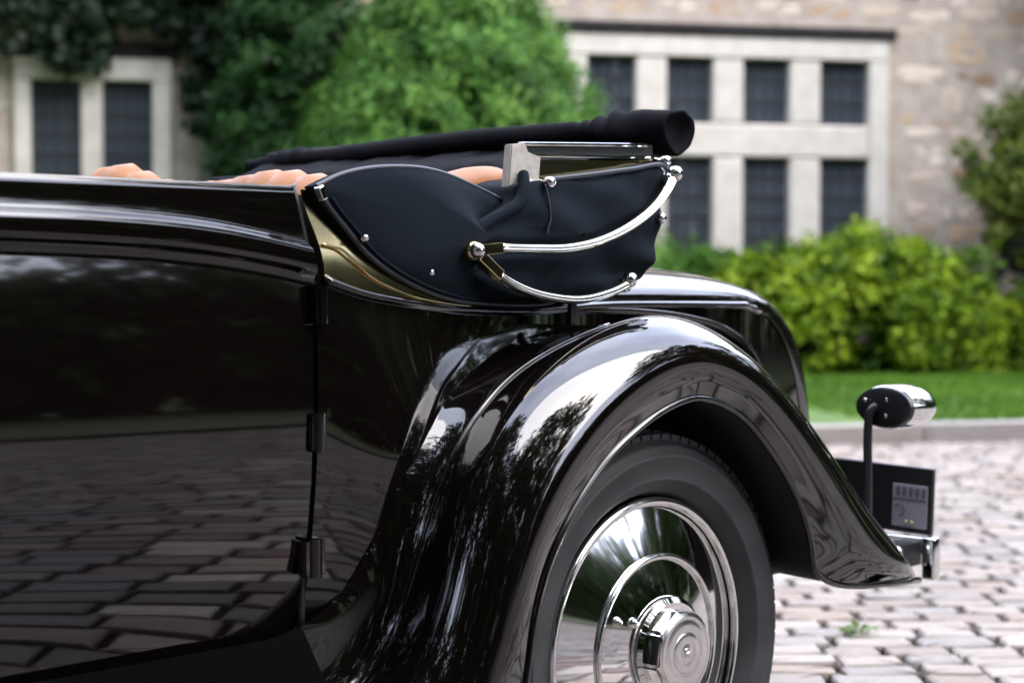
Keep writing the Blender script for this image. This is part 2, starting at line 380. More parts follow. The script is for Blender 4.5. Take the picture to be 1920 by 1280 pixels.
p = WP(-3.25, LAWNZ, 2.3)
cone_tree('conifer_tree', 'broad bright green conical conifer beside the large mullioned window', p, 4.75, 2.25, M['conifer'], 1700, 80, .062, 21, (.09, .20), 1.0)
p = WP(-4.55, LAWNZ, 1.0)
cone_tree('yew_tree', 'tall dark green yew against the wall between conifer and small window', p, 5.6, .78, M['yew'], 400, 90, .085, 31, (.14, .26), .38)

# hedges and shrubs
def shrub(name, label, cat, u0, u1, off, depth, z1, m, n, per, size, seed, rad=(.09, .17), loose=0, group=None, ragged=.12):
    base = WP((u0+u1)/2, LAWNZ, off); e = empty(name, tuple(base)); tag(e, label, cat, group); rg = np.random.default_rng(seed)
    L = (u1-u0)/2; H = z1-LAWNZ
    s = rg.normal(0, 1, (n, 3)); s /= np.linalg.norm(s, axis=1)[:, None]; s = np.sign(s)*np.abs(s)**.72; s[:, 2] = np.abs(s[:, 2])
    top = 1+ragged*(np.sin(s[:, 0]*L*4.1+seed)+.7*np.sin(s[:, 0]*L*9.7+1))
    q = rg.uniform(.82-loose, 1.0, n)
    x = s[:, 0]*L*q; y = s[:, 1]*depth/2*q; z = np.clip(s[:, 2]*q*top, .02, 2)*H*.98
    C = EW[None]*x[:, None]+NW[None]*y[:, None]+np.c_[0*z, 0*z, z]
    P, N, tone = clumps(C, rg.uniform(*rad, n), per, seed+1, .9)
    P += rg.normal(0, .045, P.shape)*np.array([1, 1, .8])
    leaves('foliage', P, N, size, m, e, .6, .7, seed+2, tone)
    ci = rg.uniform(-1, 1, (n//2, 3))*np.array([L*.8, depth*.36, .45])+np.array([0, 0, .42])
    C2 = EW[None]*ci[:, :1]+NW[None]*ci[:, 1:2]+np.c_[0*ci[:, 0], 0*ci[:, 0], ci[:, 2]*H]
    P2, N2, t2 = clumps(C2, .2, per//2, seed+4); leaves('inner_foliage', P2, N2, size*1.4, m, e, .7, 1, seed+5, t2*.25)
    V = []; Fx = []
    for i in range(max(5, int(L*10))):
        xx = rg.uniform(-L*.9, L*.9); a = EW*xx+NW*rg.uniform(-.15, .15); c = a+EW*rg.uniform(-.25, .25)+NW*rg.uniform(-.2, .2)+np.array([0, 0, H*rg.uniform(.6, .95)])
        v, f = tube_data(np.linspace(a-np.array([0, 0, .05]), c, 4), np.linspace(.014, .005, 4), 5); k = len(V); V += v; Fx += [tuple(i_+k for i_ in q_) for q_ in f]
    pydata('stems', V, Fx, M['bark'], e)['kind'] = 'stuff'
    return e
shrub('clipped_hedge', 'dark green clipped hedge under the left end of the large window', 'hedge', -1.9, .15, 1.2, .8, 1.36, M['clip'], 260, 60, .06, 41, ragged=.02)
shrub('golden_hedge', 'bushy yellow green hedge in full leaf under the large window', 'hedge', -.75, 2.15, 1.75, 1.1, 1.40, M['hedge'], 480, 60, .075, 51, ragged=.07)
shrub('golden_shrub', 'loose twiggy yellow green shrub at the end of the golden hedge', 'shrub', 1.85, 2.60, 1.6, .7, 1.22, M['hedge'], 80, 45, .065, 61, loose=.35, ragged=.2)
# small tree at the corner of the wall
e = empty('garden_tree', tuple(WP(3.12, LAWNZ, 1.3))); tag(e, 'small olive green tree with dark trunk beside the rough stone wall', 'tree')
rg = np.random.default_rng(77); n = 240
s = rg.normal(0, 1, (n, 3)); s /= np.linalg.norm(s, axis=1)[:, None]; s *= rg.uniform(.55, 1, (n, 1))
C = s*np.array([1.05, 1.0, 1.0])*(1+.12*np.sin(s[:, :1]*7))+np.array([0, 0, 1.85])
P, N, tone = clumps(C, rg.uniform(.12, .24, n), 80, 78); leaves('crown', P, N, .075, M['treeleaf'], e, .6, .7, 79, tone)
trunk('trunk', (0, 0, -.1), (.05, .05, 2.0), .13, .06, e, 5, 9, .8)
C = np.c_[rg.normal(0, .34, 130), rg.normal(0, .34, 130), rg.uniform(.05, 1.3, 130)]
P, N, tone = clumps(C, .2, 60, 80); leaves('ivy_skirt', P, N, .08, M['ivy'], e, .8, .8, 81, tone)

# grass blades on the strip of lawn that faces the drive
n = 46000; rg = np.random.default_rng(5)
uu = rg.uniform(-1.5, 5.5, n); oo = rg.uniform(.6, KERB-.22, n)
B = WO[None]+EW[None]*uu[:, None]-NW[None]*oo[:, None]; B[:, 2] = LAWNZ
hh = rg.uniform(.03, .06, n); a = rg.uniform(0, 6.28, n); dx = np.c_[np.cos(a), np.sin(a), 0*a]*.006
tip = B+np.c_[rg.normal(0, .015, n), rg.normal(0, .015, n), hh]
v = np.stack([B-dx, B+dx, tip], 1).reshape(-1, 3)
me = bpy.data.meshes.new('grass'); me.from_pydata(v.tolist(), [], np.arange(3*n).reshape(-1, 3).tolist()); set_tone(me, np.repeat(np.clip(.5+.25*np.sin(uu*2.3)+.2*np.sin(oo*3)+rg.normal(0, .25, n), 0, 1), 3))
o = link('grass', me, M['grass'], None, False); tag(o, 'short green grass of the lawn strip behind the kerb', 'grass', kind='stuff')

# ------------------------------------------------------------------ the house
house = empty('stone_house'); house.matrix_world = WM
tag(house, 'old rubble stone house with stone mullioned leaded windows', 'house')
HT = 5.0; UL, UR = -16.0, 9.0
WIN = [(-1.72, 1.77, .95, 3.46), (-7.05, -5.59, .95, 3.09)]     # outer stone surrounds u0,u1,z0,z1
b = bmesh.new()
us = sorted({UL, UR, *[q for w_ in WIN for q in (w_[0]+.1, w_[1]-.1)]}); zs = sorted({-.1, HT, *[q for w_ in WIN for q in (w_[2]+.1, w_[3]-.1)]})
def inwin(u_, z_, mg=.1): return any(w_[0]+mg <= u_ <= w_[1]-mg and w_[2]+mg <= z_ <= w_[3]-mg for w_ in WIN)
for i in range(len(us)-1):
    for j in range(len(zs)-1):
        if not inwin((us[i]+us[i+1])/2, (zs[j]+zs[j+1])/2): box_bm(b, (us[i], .05, zs[j]), (us[i+1], .5, zs[j+1]))
wall = frombm('wall', b, M['mortar'], house, False)
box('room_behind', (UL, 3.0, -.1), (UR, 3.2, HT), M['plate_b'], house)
b = bmesh.new()
vs = [b.verts.new(q) for q in ((UL-.3, -.45, HT-.1), (UR+.3, -.45, HT-.1), (UR+.3, 4.2, HT+2.0), (UL-.3, 4.2, HT+2.0), (UL-.3, -.45, HT), (UR+.3, -.45, HT), (UR+.3, 4.2, HT+2.15), (UL-.3, 4.2, HT+2.15))]
for f in ((0, 1, 2, 3), (4, 5, 6, 7), (0, 1, 5, 4), (1, 2, 6, 5), (2, 3, 7, 6), (3, 0, 4, 7)): b.faces.new([vs[i] for i in f])
frombm('roof', b, M['roof'], house, False)
# rubble stones laid in rough courses
def rub_shape(seed):
    rg_ = np.random.default_rng(seed); k = 9; a = np.linspace(0, 2*math.pi, k, endpoint=False)+rg_.uniform(-.2, .2, k)
    q = np.c_[np.sign(np.cos(a))*np.abs(np.cos(a))**.5, np.sign(np.sin(a))*np.abs(np.sin(a))**.5]*.5*rg_.uniform(.86, 1.05, (k, 1))
    v = []
    for s_, y in ((1.07, 1.0), (1.07, .25), (1.0, .02), (.75, -.10)):
        for i in range(k): v.append((q[i, 0]*s_, y+(rg_.uniform(-.12, .12) if y < .5 else 0), q[i, 1]*s_))
    v.append((0, -.1+rg_.uniform(-.1, .1), 0)); f = grid_faces(4, k, True)+[(3*k+i, 3*k+(i+1) % k, 4*k) for i in range(k)]
    return np.array(v), f
RB = [rub_shape(300+i) for i in range(10)]; rub_me = []
for v, f in RB:
    me = bpy.data.meshes.new('stone'); me.from_pydata([tuple(p_) for p_ in v], [], f); me.materials.append(M['stone']); rub_me.append(me)
rub = []; z = -.05; rs = random.Random(9)
while z < HT-.1:
    h = rs.uniform(.13, .32); u = UL+rs.uniform(0, .3)
    while u < UR-.1:
        l = min(rs.uniform(.24, .80), h*3.2)
        hh_ = h*rs.uniform(.82, 1.15)
        cu, cz = u+l/2, z+h/2+rs.uniform(-.02, .02)
        if not any(w_[0]-l*.42 < cu < w_[1]+l*.42 and w_[2]-h*.4 < cz < w_[3]+h*.5+.09 for w_ in WIN):
            rub.append((cu, cz, l-.012, hh_-.006, rs.uniform(-.06, .06), rs.randrange(10), rs.random(), rs.uniform(.05, .09)))
        u += l
    z += h
cand = []
for i, s_ in enumerate(rub):
    q = WP(s_[0], s_[1]); x, y, zz = project(q)
    if -30 < x < 1950 and -25 < y < 700 and not (390 < x < 1000) and not (1100 < x < 1780 and y > 480): cand.append((-s_[2]*s_[3], i))
cand.sort(); single = set(i for _, i in cand[:300]); V = []; Fc = []; T = []; nv = 0
for i, (cu, cz, l, h, a, k, tn, dp) in enumerate(rub):
    if i in single:
        o = bpy.data.objects.new('stone', rub_me[k]); COL.objects.link(o); o.parent = wall
        o.location = (cu, .055, cz); o.rotation_euler = (0, a, 0); o.scale = (l, dp, h)
    else:
        v, f = RB[k]; px, pz = v[:, 0]*l, v[:, 2]*h; c, s_ = math.cos(a), math.sin(a)
        V.append(np.c_[cu+px*c+pz*s_, .055+v[:, 1]*dp, cz-px*s_+pz*c]); Fc += [tuple(q+nv for q in ff) for ff in f]; T.append(np.full(len(v), tn)); nv += len(v)
o = pydata('stones', np.concatenate(V), Fc, M['stone2'], wall, False, False); o['kind'] = 'stuff'; set_tone(o.data, np.concatenate(T))
# windows: stone frame, mullions, transom, single leaded quarries
pane_me = {}
def window(u0, u1, z0, z1, lights, rows, nqs, drip):
    g = box('window', (u0, -.055, z1-.21), (u1, .16, z1), M['lime'], house, .012)              # head of the frame
    jw = lights[0][0]-u0
    box('jamb', (u0, -.05, z0), (lights[0][0], .16, z1-.212), M['lime'], g, .02); box('jamb', (lights[-1][1], -.05, z0), (u1, .16, z1-.212), M['lime'], g, .02)
    box('sill', (u0-.05, -.13, z0-.14), (u1+.05, .16, z0-.002), M['lime'], g, .015)
    for i in range(len(lights)-1):
        for r0, r1 in rows:
            box('mullion', (lights[i][1], -.04, r0-.001), (lights[i+1][0], .14, r1+.001), M['lime'], g, .03)
    for i in range(len(rows)-1):
        box('transom', (lights[0][0]+.001, -.046, rows[i+1][1]), (lights[-1][1]-.001, .15, rows[i][0]), M['lime'], g, .025)
    for l0, l1 in lights:
        for ri, (r0, r1) in enumerate(rows):
            nq = nqs[ri]; box('casement', (l0, .075, r0), (l1, .08, r1), M['lead'], g)
            cw, rh = (l1-l0)/nq[0], (r1-r0)/nq[1]; key = (round(cw, 3), round(rh, 3))
            if key not in pane_me:
                bb = bmesh.new(); box_bm(bb, (-cw/2+.017, -.004, -rh/2+.022), (cw/2-.017, .004, rh/2-.022)); me_ = bpy.data.meshes.new('pane'); bb.to_mesh(me_); bb.free(); me_.materials.append(M['glass']); pane_me[key] = me_
            for a_ in range(nq[0]):
                for c_ in range(nq[1]):
                    o_ = bpy.data.objects.new('pane', pane_me[key]); COL.objects.link(o_); o_.parent = g
                    o_.location = (l0+(a_+.5)*cw, .066, r0+(c_+.5)*rh); o_.rotation_euler = (rs.uniform(-.05, .05), 0, rs.uniform(-.06, .06))
    box('drip_mould', (u0-.06 if drip else u0, -.08, z1+.003), (u1+.08, .10, z1+.125), M['lintel'], g, .02)
    return g
window(*WIN[0], [(-1.48, -.97), (-.64, -.15), (.18, .68), (1.02, 1.55)], [(2.58, 3.25), (1.2, 2.24)], [(4, 3), (4, 5)], True)
window(*WIN[1], [(-6.89, -6.44), (-6.23, -5.77)], [(1.2, 2.93)], [(4, 9)], True)
# downpipe beside the small window
dp = tube('downpipe', [(-5.24, -.09, 0), (-5.24, -.09, 3), (-5.24, -.09, HT-.2)], .055, M['pipe'], house, 14)
# ivy hanging over the wall above the small window
e = empty('ivy', tuple(WP(-6.2, 3.02, .1))); tag(e, 'dark ivy hanging over the wall above the small window', 'ivy')
rg = np.random.default_rng(88); n = 620
uu = rg.uniform(-2.4, 1.5, n); zz = rg.uniform(-.02, 2.6, n)
keep = (zz > .16+.18*np.sin(uu*3.1)+.12*np.sin(uu*7)) | (uu > .78); uu, zz = uu[keep], zz[keep]
zz = np.where((uu > .78) & (rg.uniform(0, 1, len(zz)) < .5), zz-1.0, zz)
C = EW[None]*uu[:, None]-NW[None]*rg.uniform(.0, .22, len(uu))[:, None]+np.c_[0*uu, 0*uu, zz]
P, N, tone = clumps(C, .17, 60, 89); leaves('foliage', P, N-NW[None]*.6, .10, M['ivy'], e, .85, .6, 90, tone)

# ------------------------------------------------------------------ woodland across the drive (seen mirrored in the paint and chrome)
rows = []
for a_ in np.linspace(R(97), R(392), 90):
    rows.append([(3+math.cos(a_)*d_, 2+math.sin(a_)*d_, z_+.4*math.sin(a_*9)*(z_ > .5)) for d_, z_ in ((21, -.1), (24, 1.2), (30, 2.6), (45, 4.2), (70, 5.0), (90, -.5))])
loft('unseen_bank', rows, M['bank'], None)['kind'] = 'structure'  # unseen bank added to close low sky gaps in the reflections
rg = np.random.default_rng(123); V1 = []; N1 = []; T1 = []; TV = []; TF = []
def wtree(x, y, h, r, k, zb=1.2):
    n = k; s = rg.normal(0, 1, (n, 3)); s /= np.linalg.norm(s, axis=1)[:, None]; s *= rg.uniform(.5, 1, (n, 1))
    C = s*np.array([r, r, (h-zb)/2])+np.array([x, y, zb+(h-zb)/2]); P, N, t = clumps(C, rg.uniform(.45, .9, n), 34, int(rg.integers(1e6)))
    V1.append(P); N1.append(N); T1.append(t)
    v, f = tube_data(np.linspace((x, y, -.1), (x+.2, y, h*.7), 6), np.linspace(.28, .06, 6), 7); kk = len(TV); TV.extend(v); TF.extend(tuple(i+kk for i in q) for q in f)
for i in range(64):      # thick undergrowth along the edge of the wood
    a = R(-266+i*4.7+rg.uniform(-2, 2)); d = rg.uniform(17, 20)
    gap_ = -74 < math.degrees(a) < -38
    wtree(3+math.cos(a)*d, 2+math.sin(a)*d, rg.uniform(4.1, 4.9) if gap_ else rg.uniform(5.5, 8), rg.uniform(1.6, 2.4), 110 if gap_ else 70, -.4)
for i in range(15):
    a = R(-168+i*11.5+rg.uniform(-3, 3)); d = rg.uniform(14, 20)     # bearing in plan, wraps round the side away from the house
    x, y = 3+math.cos(a)*d, 2+math.sin(a)*d
    if -76 < math.degrees(a) < -36: continue
    wtree(x, y, rg.uniform(7, 11.5), rg.uniform(1.8, 2.9), 75, rg.uniform(.3, 1.6))
for x, y, h, r, k, zb in ((-4.8, 1.2, 14.5, 5.2, 640, 3.6), (-5.5, 6.5, 13, 3.8, 300, 2.4), (-7, -5.0, 13, 3.8, 260, 1.5), (-3.5, -9.5, 11, 3.4, 150, 1.2), (-2.5, 11, 11, 3.4, 140, 2.4), (3.6, 15.2, 10.5, 3.2, 120, 3.6), (-9.5, 3.5, 14, 3.5, 220, 1.0),
        (-4, -9.5, 15, 4.8, 420, 2.2), (2.2, -11.5, 19, 5.6, 700, 2.4), (12.8, -5.6, 13, 4.0, 330, 2.0)):
    wtree(x, y, h, r, k, zb)      # unseen tall trees round the drive, some added or enlarged to block the sky
wl = empty('woodland'); tag(wl, 'mixed green woodland edge mirrored in the black paintwork', 'woodland', kind='stuff')
o = leaves('foliage', np.concatenate(V1), np.concatenate(N1), .34, M['wood_leaf'], wl, .6, .8, 124, np.concatenate(T1)); o['kind'] = 'stuff'
o = pydata('trunks', TV, TF, M['bark'], wl); o['kind'] = 'stuff'

# ------------------------------------------------------------------ THE CAR  (X towards its tail, Y from its left to its right side)
car = empty('vintage_car', (2.0, 2.81, 0)); tag(car, 'gleaming black vintage convertible with folded cloth hood on the cobbled drive', 'car')
CO = Matrix.Translation((-2.0, -2.81, 0))
def par(o, parent=None):               # parts are modelled in world metres, then hung on the car
    return o
class _P: pass
car_parts_start = set(bpy.data.objects)
YC = 2.81
def mir(p): p = np.array(p, float); p[..., 1] = 2*YC-p[..., 1]; return p
def Yb(x): return 2.115+.14*sstep((x-1.95)/.75)
def Yq(x, z): return Yb(x)-.035*sstep((x-1.80)/.3)*(1-sstep((x-2.15)/.3))*sstep((1.0-z)/.3)     # the flank eases out into the wing
ZU = np.array([(-.6, 1.10), (.6, 1.103), (1.292, 1.099), (1.455, 1.097), (1.635, 1.086), (1.82, 1.058), (1.95, 1.03)])
ZL = np.array([(-.6, 1.06), (.6, 1.063), (1.292, 1.058), (1.542, 1.050), (1.683, 1.037), (1.826, 1.014), (1.879, .997), (1.945, .981), (2.144, .959), (2.417, .951), (2.657, .957), (2.902, .956), (3.154, .952)])
_u = cr(ZU, 200); _l = cr(ZL, 300)
def zu(x): return float(np.interp(x, _u[:, 0], _u[:, 1]))
def zl(x): return float(np.interp(x, _l[:, 0], _l[:, 1]))
ZT = 1.147
def prof(x):          # body side section: (z, outboard offset)
    a, c = zl(x), zu(x)
    return [(.47, .022), (.53, .008), (.60, -.003), (.70, -.012), (.80, -.014), (.90, -.010), (a-.02, -.002), (a-.006, 0), (a, -.004), (a+.004, -.0105), (a+.008, -.0124), (a+.012, -.0128),
            ((a+c)/2, -.0129), (c-.011, -.0128), (c-.006, -.0122), (c-.002, -.008), (c+.001, -.001), (c+.004, .0022), (c+.008, .0028), ((c+ZT)/2, .0031), (ZT-.012, .0034), (ZT-.006, .0038), (ZT-.001, .007), (ZT, .016), (ZT, .05), (ZT-.012, .056), (ZT-.16, .06), (ZT-.5, .07)]
def door_edge(z): return float(np.interp(z, [.47, .59, .97, 1.01, 1.149], [1.806, 1.810, 1.823, 1.832, 1.793]))
def side_panel(name, x0, x1f, n, m, mirror=False, k0=0, k1=28):
    rows = []
    for s in np.linspace(0, 1, n):
        row = []
        xs = x0+(1.82-x0)*s
        for k in range(k0, k1):
            z = prof(xs)[k][0]; x = x0+((x1f(z) if callable(x1f) else x1f)-x0)*s; q = prof(x)[k]; row.append((x, Yb(x)+q[1], q[0]))
        rows.append(row)
    rows = np.array(rows); return loft(name, mir(rows) if mirror else rows, m, car)
for mi in (False, True):
    sg = (lambda p: mir(p)) if mi else (lambda p: np.array(p, float))
    door = side_panel('door', .505, door_edge, 60, M['paint'], mi); creased(door, 50)
    side_panel('scuttle', -.55, .499, 12, M['paint'], mi)
    # dark jamb behind the door gap
    box('door_post', (1.765, 2.15 if not mi else 2*YC-2.20, .48), (1.90, 2.20 if not mi else 2*YC-2.15, 1.135), M['rubberblk'], car)
    jp = [sg((door_edge(z)+.0045, Yb(1.82)+.010, z)) for z in np.linspace(.48, 1.147, 24)]
    tube('door_seal', jp, .006, M['rubberblk'], car, 8)
    for hz, hx, wd in ((.970, 1.829, .010), (.778, 1.823, .012), (.590, 1.815, .017)):
        yy = Yb(hx)-.010
        b = bmesh.new(); M0 = Matrix.Translation(sg((hx, yy-.008, hz)))
        bmesh.ops.create_cone(b, cap_ends=True, segments=16, radius1=.0115, radius2=.0115, depth=.058, matrix=M0)
        for s_ in (-1, 1):
            box_bm(b, (-wd if s_ < 0 else 0, -.006, -.026), (0 if s_ < 0 else wd, .012, .026), M0 @ Matrix.Translation((s_*.004, .003 if not mi else -.009, 0)))
        bmesh.ops.bevel(b, geom=[e_ for e_ in b.edges if e_.calc_length() > .02], offset=.0025, segments=2, affect='EDGES')
        creased(frombm('hinge', b, M['paint'], door), 40)
    # rear quarter below the rail, running back to the tail
    RS = np.array([(2.60, 2.255, .957), (2.8, 2.255, .957), (3.0, 2.257, .956), (3.12, 2.262, .952), (3.21, 2.272, .935), (3.29, 2.288, .895), (3.36, 2.302, .83), (3.41, 2.315, .74), (3.445, 2.325, .63), (3.45, 2.33, .46)])
    tail_side = cr(RS, 40)
    rows = []
    OFF = cr([(.40, .044), (.47, .022), (.53, .008), (.60, -.003), (.70, -.012), (.80, -.014), (.90, -.010), (1.0, -.001), (1.05, .003)], 300)
    def quarter_rows():
        zj = ([1.78, 1.88, 1.92, 1.96, 2.0, 2.06, 2.17, 2.33, 2.5, 2.6], [.455, .49, .56, .63, .70, .77, .83, .875, .90, .91])
        for x0_ in np.linspace(0, 1, 60):
            r_ = []
            for k_ in np.linspace(0, 1, 24):
                xm = 1.838+(2.60-1.838)*x0_; zb_ = float(np.interp(xm, *zj)); zt_ = zl(xm)-.004; z_ = zb_+(zt_-zb_)*k_
                xa = door_edge(z_)+.009; x = xa+(2.60-xa)*x0_; xs_ = 1.832+(2.60-1.832)*x0_
                o_ = float(np.interp(z_, OFF[:, 0], OFF[:, 1]))
                r_.append((x, Yq(xs_, z_)+o_*(1-sstep((xs_-1.8)/.4)), z_))
            rows.append(r_)
        for q in tail_side[1:]:
            top = q[2]; r_ = [(q[0], q[1]+.004*(1-(z_-.47)/.5), z_) for z_ in np.linspace(.455, max(top-.004, .458), 24)]; rows.append(r_)
    quarter_rows()
    rq = loft('rear_quarter', sg(np.array(rows)), M['paint'], car)
    # waist rail
    xs = np.linspace(1.848, 3.12, 90); rp = np.array([(x, Yb(x)-.004, zl(x)) for x in xs]); rp = np.r_[rp, tail_side[[i for i in range(len(tail_side)) if tail_side[i][0] > 3.13]][:3]]
    tube('waist_rail', sg(rp), .0075, M['paint'], rq, 10, caps=True)
    # curved bead on the flank behind the wing
    bp = cr([(2.55, 2.252, .948), (2.75, 2.250, .946), (2.92, 2.250, .932), (3.05, 2.250, .905), (3.15, 2.255, .855), (3.21, 2.262, .78), (3.24, 2.268, .68)], 40)
    tube('flank_bead', sg(bp), .007, M['paint'], rq, 10)
    # polished metal quarter trim between door and hood cloth
    rows = []
    for s in np.linspace(0, 1, 40):
        r_ = []
        for k in np.linspace(0, 1, 9):
            ztop = ZT-.005; xb = 1.849+(2.45-1.849)*s
            zb_ = zl(xb)+.006; zt_ = max(zb_+.02, ztop-.14*sstep((xb-1.93)/.4)); z_ = zb_+(zt_-zb_)*k
            xx = xb-.033*sstep((z_-1.02)/.13)*(1-s); r_.append((xx, Yb(xb)-.004+.018*k**1.5, z_))
        rows.append(r_)
    loft('quarter_trim', sg(np.array(rows)), M['nickel'], car)
    # thin raised line across the trim
    lp = cr([(x_, Yb(x_)-.0065, z_) for x_, z_ in ((1.842, 1.060), (1.882, 1.052), (1.904, 1.037), (1.948, 1.008), (2.019, .984), (2.117, .969), (2.20, .962))], 40)
    tube('trim_line', sg(lp), .0022, M['nickel'], car, 8)
    # wing (rear mudguard): stations J body edge, S seam, C crown, D outer side, L lip
    ST = [((.85, 2.118, .475), (.85, 2.10, .345), (.85, 2.0, .335), (.85, 1.925, .325), (.85, 1.92, .28)),
          ((1.2, 2.118, .475), (1.2, 2.10, .345), (1.2, 2.0, .335), (1.2, 1.925, .325), (1.2, 1.92, .28)),
          ((1.617, 2.115, .474), (1.650, 2.105, .334), (1.660, 2.00, .322), (1.700, 1.922, .305), (1.72, 1.92, .26)),
          ((1.784, 2.119, .480), (1.840, 2.100, .353), (1.850, 2.00, .345), (1.925, 1.915, .320), (2.02, 1.92, .27)),
          ((1.874, 2.116, .513), (1.932, 2.085, .410), (1.925, 1.990, .412), (2.005, 1.908, .390), (2.083, 1.92, .36)),
          ((1.916, 2.109, .584), (1.972, 2.063, .508), (1.968, 1.978, .512), (2.043, 1.903, .505), (2.107, 1.92, .475)),
          ((1.956, 2.102, .654), (2.005, 2.050, .630), (2.008, 1.972, .633), (2.088, 1.903, .612), (2.147, 1.92, .572)),
          ((1.997, 2.098, .726), (2.046, 2.046, .716), (2.055, 1.972, .724), (2.143, 1.903, .698), (2.205, 1.92, .645)),
          ((2.056, 2.104, .794), (2.114, 2.048, .793), (2.126, 1.975, .804), (2.215, 1.903, .772), (2.275, 1.92, .710)),
          ((2.173, 2.138, .853), (2.232, 2.064, .860), (2.246, 1.985, .880), (2.320, 1.904, .842), (2.355, 1.92, .757)),
          ((2.334, 2.195, .896), (2.394, 2.080, .907), (2.394, 2.000, .932), (2.435, 1.905, .888), (2.445, 1.92, .792)),
          ((2.498, 2.240, .915), (2.533, 2.105, .930), (2.535, 2.010, .952), (2.535, 1.905, .895), (2.527, 1.92, .805)),
          ((2.645, 2.255, .925), (2.655, 2.115, .928), (2.655, 2.015, .933), (2.64, 1.905, .868), (2.607, 1.92, .786)),
          ((2.79, 2.255, .868), (2.80, 2.12, .866), (2.795, 2.02, .868), (2.76, 1.905, .80), (2.685, 1.92, .745)),
          ((2.92, 2.257, .782), (2.92, 2.12, .783), (2.91, 2.02, .792), (2.86, 1.905, .72), (2.76, 1.92, .682)),
          ((3.05, 2.262, .68), (3.05, 2.125, .682), (3.04, 2.02, .690), (2.97, 1.905, .615), (2.83, 1.92, .600)),
          ((3.18, 2.27, .57), (3.18, 2.13, .572), (3.165, 2.025, .583), (3.08, 1.908, .52), (2.872, 1.92, .520)),
          ((3.28, 2.28, .49), (3.28, 2.13, .490), (3.265, 2.03, .500), (3.17, 1.912, .462), (2.892, 1.92, .458)),
          ((3.36, 2.28, .42), (3.36, 2.14, .423), (3.345, 2.035, .434), (3.26, 1.925, .422), (3.00, 1.922, .421)),
          ((3.42, 2.28, .36), (3.42, 2.15, .365), (3.405, 2.055, .372), (3.37, 1.985, .378), (3.30, 1.945, .396))]
    NT, NV = 180, 34
    SA = np.array(ST); kn = np.r_[0, np.cumsum(np.linalg.norm(np.diff(SA[:, 2:4].mean(1), axis=0), axis=1))]
    cols = [cr(SA[:, k], NT, kn) for k in range(5)]
    def gs(a, sg_, it):
        a = np.array(a, float)
        for _ in range(it): a[1:-1] = a[1:-1]*.5+.25*(a[:-2]+a[2:])
        return a
    cols = [gs(c, 0, n_) for c, n_ in zip(cols, (14, 14, 20, 20, 6))]
    rows = np.array([gs(cr([c[i] for c in cols], NV), 0, 6) for i in range(NT)])
    for k_ in range(1, NV-3): rows[:, k_] = gs(rows[:, k_], 0, 10)
    i0 = next(i_ for i_ in range(NT) if cols[0][i_][0] > 1.80)
    wing = loft('wing', sg(rows[i0:]), M['paint'], car)
    rb = loft('running_board', sg(rows[:i0+1]), M['board'], car)
    lip = cols[4]
    tube('lip_bead', sg(lip), .0065, M['paint'], wing, 10)
    sm = cols[1][[i_ for i_ in range(NT) if 1.90 < cols[1][i_][0] < 2.52]].copy(); sm[:, 1] -= .001
    off = np.gradient(sm, axis=0); nn = np.c_[-off[:, 2], 0*off[:, 0], off[:, 0]]; nn /= np.linalg.norm(nn, axis=1)[:, None]
    tube('seam_bead', sg(sm+nn*.0015), .0035, M['paint'], wing, 8)
    # underside of the wing and the chassis wall behind the wheel
    c0 = np.array([2.51, .366]); lr = []
    for p_ in [q_ for q_ in lip if 2.04 < q_[0] < 3.0]:
        dd = (p_[[0, 2]]-c0); dd /= np.linalg.norm(dd)
        lr.append([(p_[0]+dd[0]*k*.05, p_[1]+.006+(.34-.006)*k, p_[2]+dd[1]*k*.05) for k in np.linspace(0, 1, 5)])
    loft('wheel_well', sg(np.array(lr)), M['under'], wing)
    ring = [tuple(q[-1]) for q in lr]; ring = [(x, 2.262, z) for x, _, z in ring]
    pydata('well_wall', sg(np.array(ring)), [tuple(range(len(ring)))], M['under'], wing, False)
    fw_ = pydata('front_wing', (sg(np.array(rows))*np.array([-1, 1, 1])+np.array([1.7, 0, 0])).reshape(-1, 3), grid_faces(NT, NV), M['paint'], car)
    wr = np.array(ring); wr[:, 0] = 1.7-wr[:, 0]; pydata('well_wall', sg(wr), [tuple(range(len(ring)))], M['under'], fw_, False)
    # ------------------------------------------------ wheel
    wc = (2.51, 2.0 if not mi else 2*YC-2.0, .366); ys = 1 if not mi else -1
    wheel = lathe('wheel', [(.02, -.022), (.090, -.022), (.097, -.021), (.157, -.004), (.161, -.003), (.243, .020), (.252, .034), (.252, .12), (.10, .14), (.02, .14)], wc, M['chrome'], car, 96, ys, 40)
    wheel['label'] = 'chrome dished disc wheel with black tyre'
    tp = [(.262, .040), (.268, .018), (.278, .004), (.290, -.0075), (.2925, -.0105), (.296, -.0108), (.298, -.0095), (.315, -.0165), (.330, -.0165), (.3325, -.0182), (.336, -.0172), (.338, -.0145), (.348, -.008), (.352, -.006), (.355, -.001), (.362, .006), (.368, .014)]
    tp2 = tp+[(.372, .03), (.374, .06), (.374, .11)]+[(r_, .17-y_) for r_, y_ in tp[::-1]]
    lathe('tyre', tp2, wc, M['rubber'], wheel, 120, ys)
    V = []; Fx = []
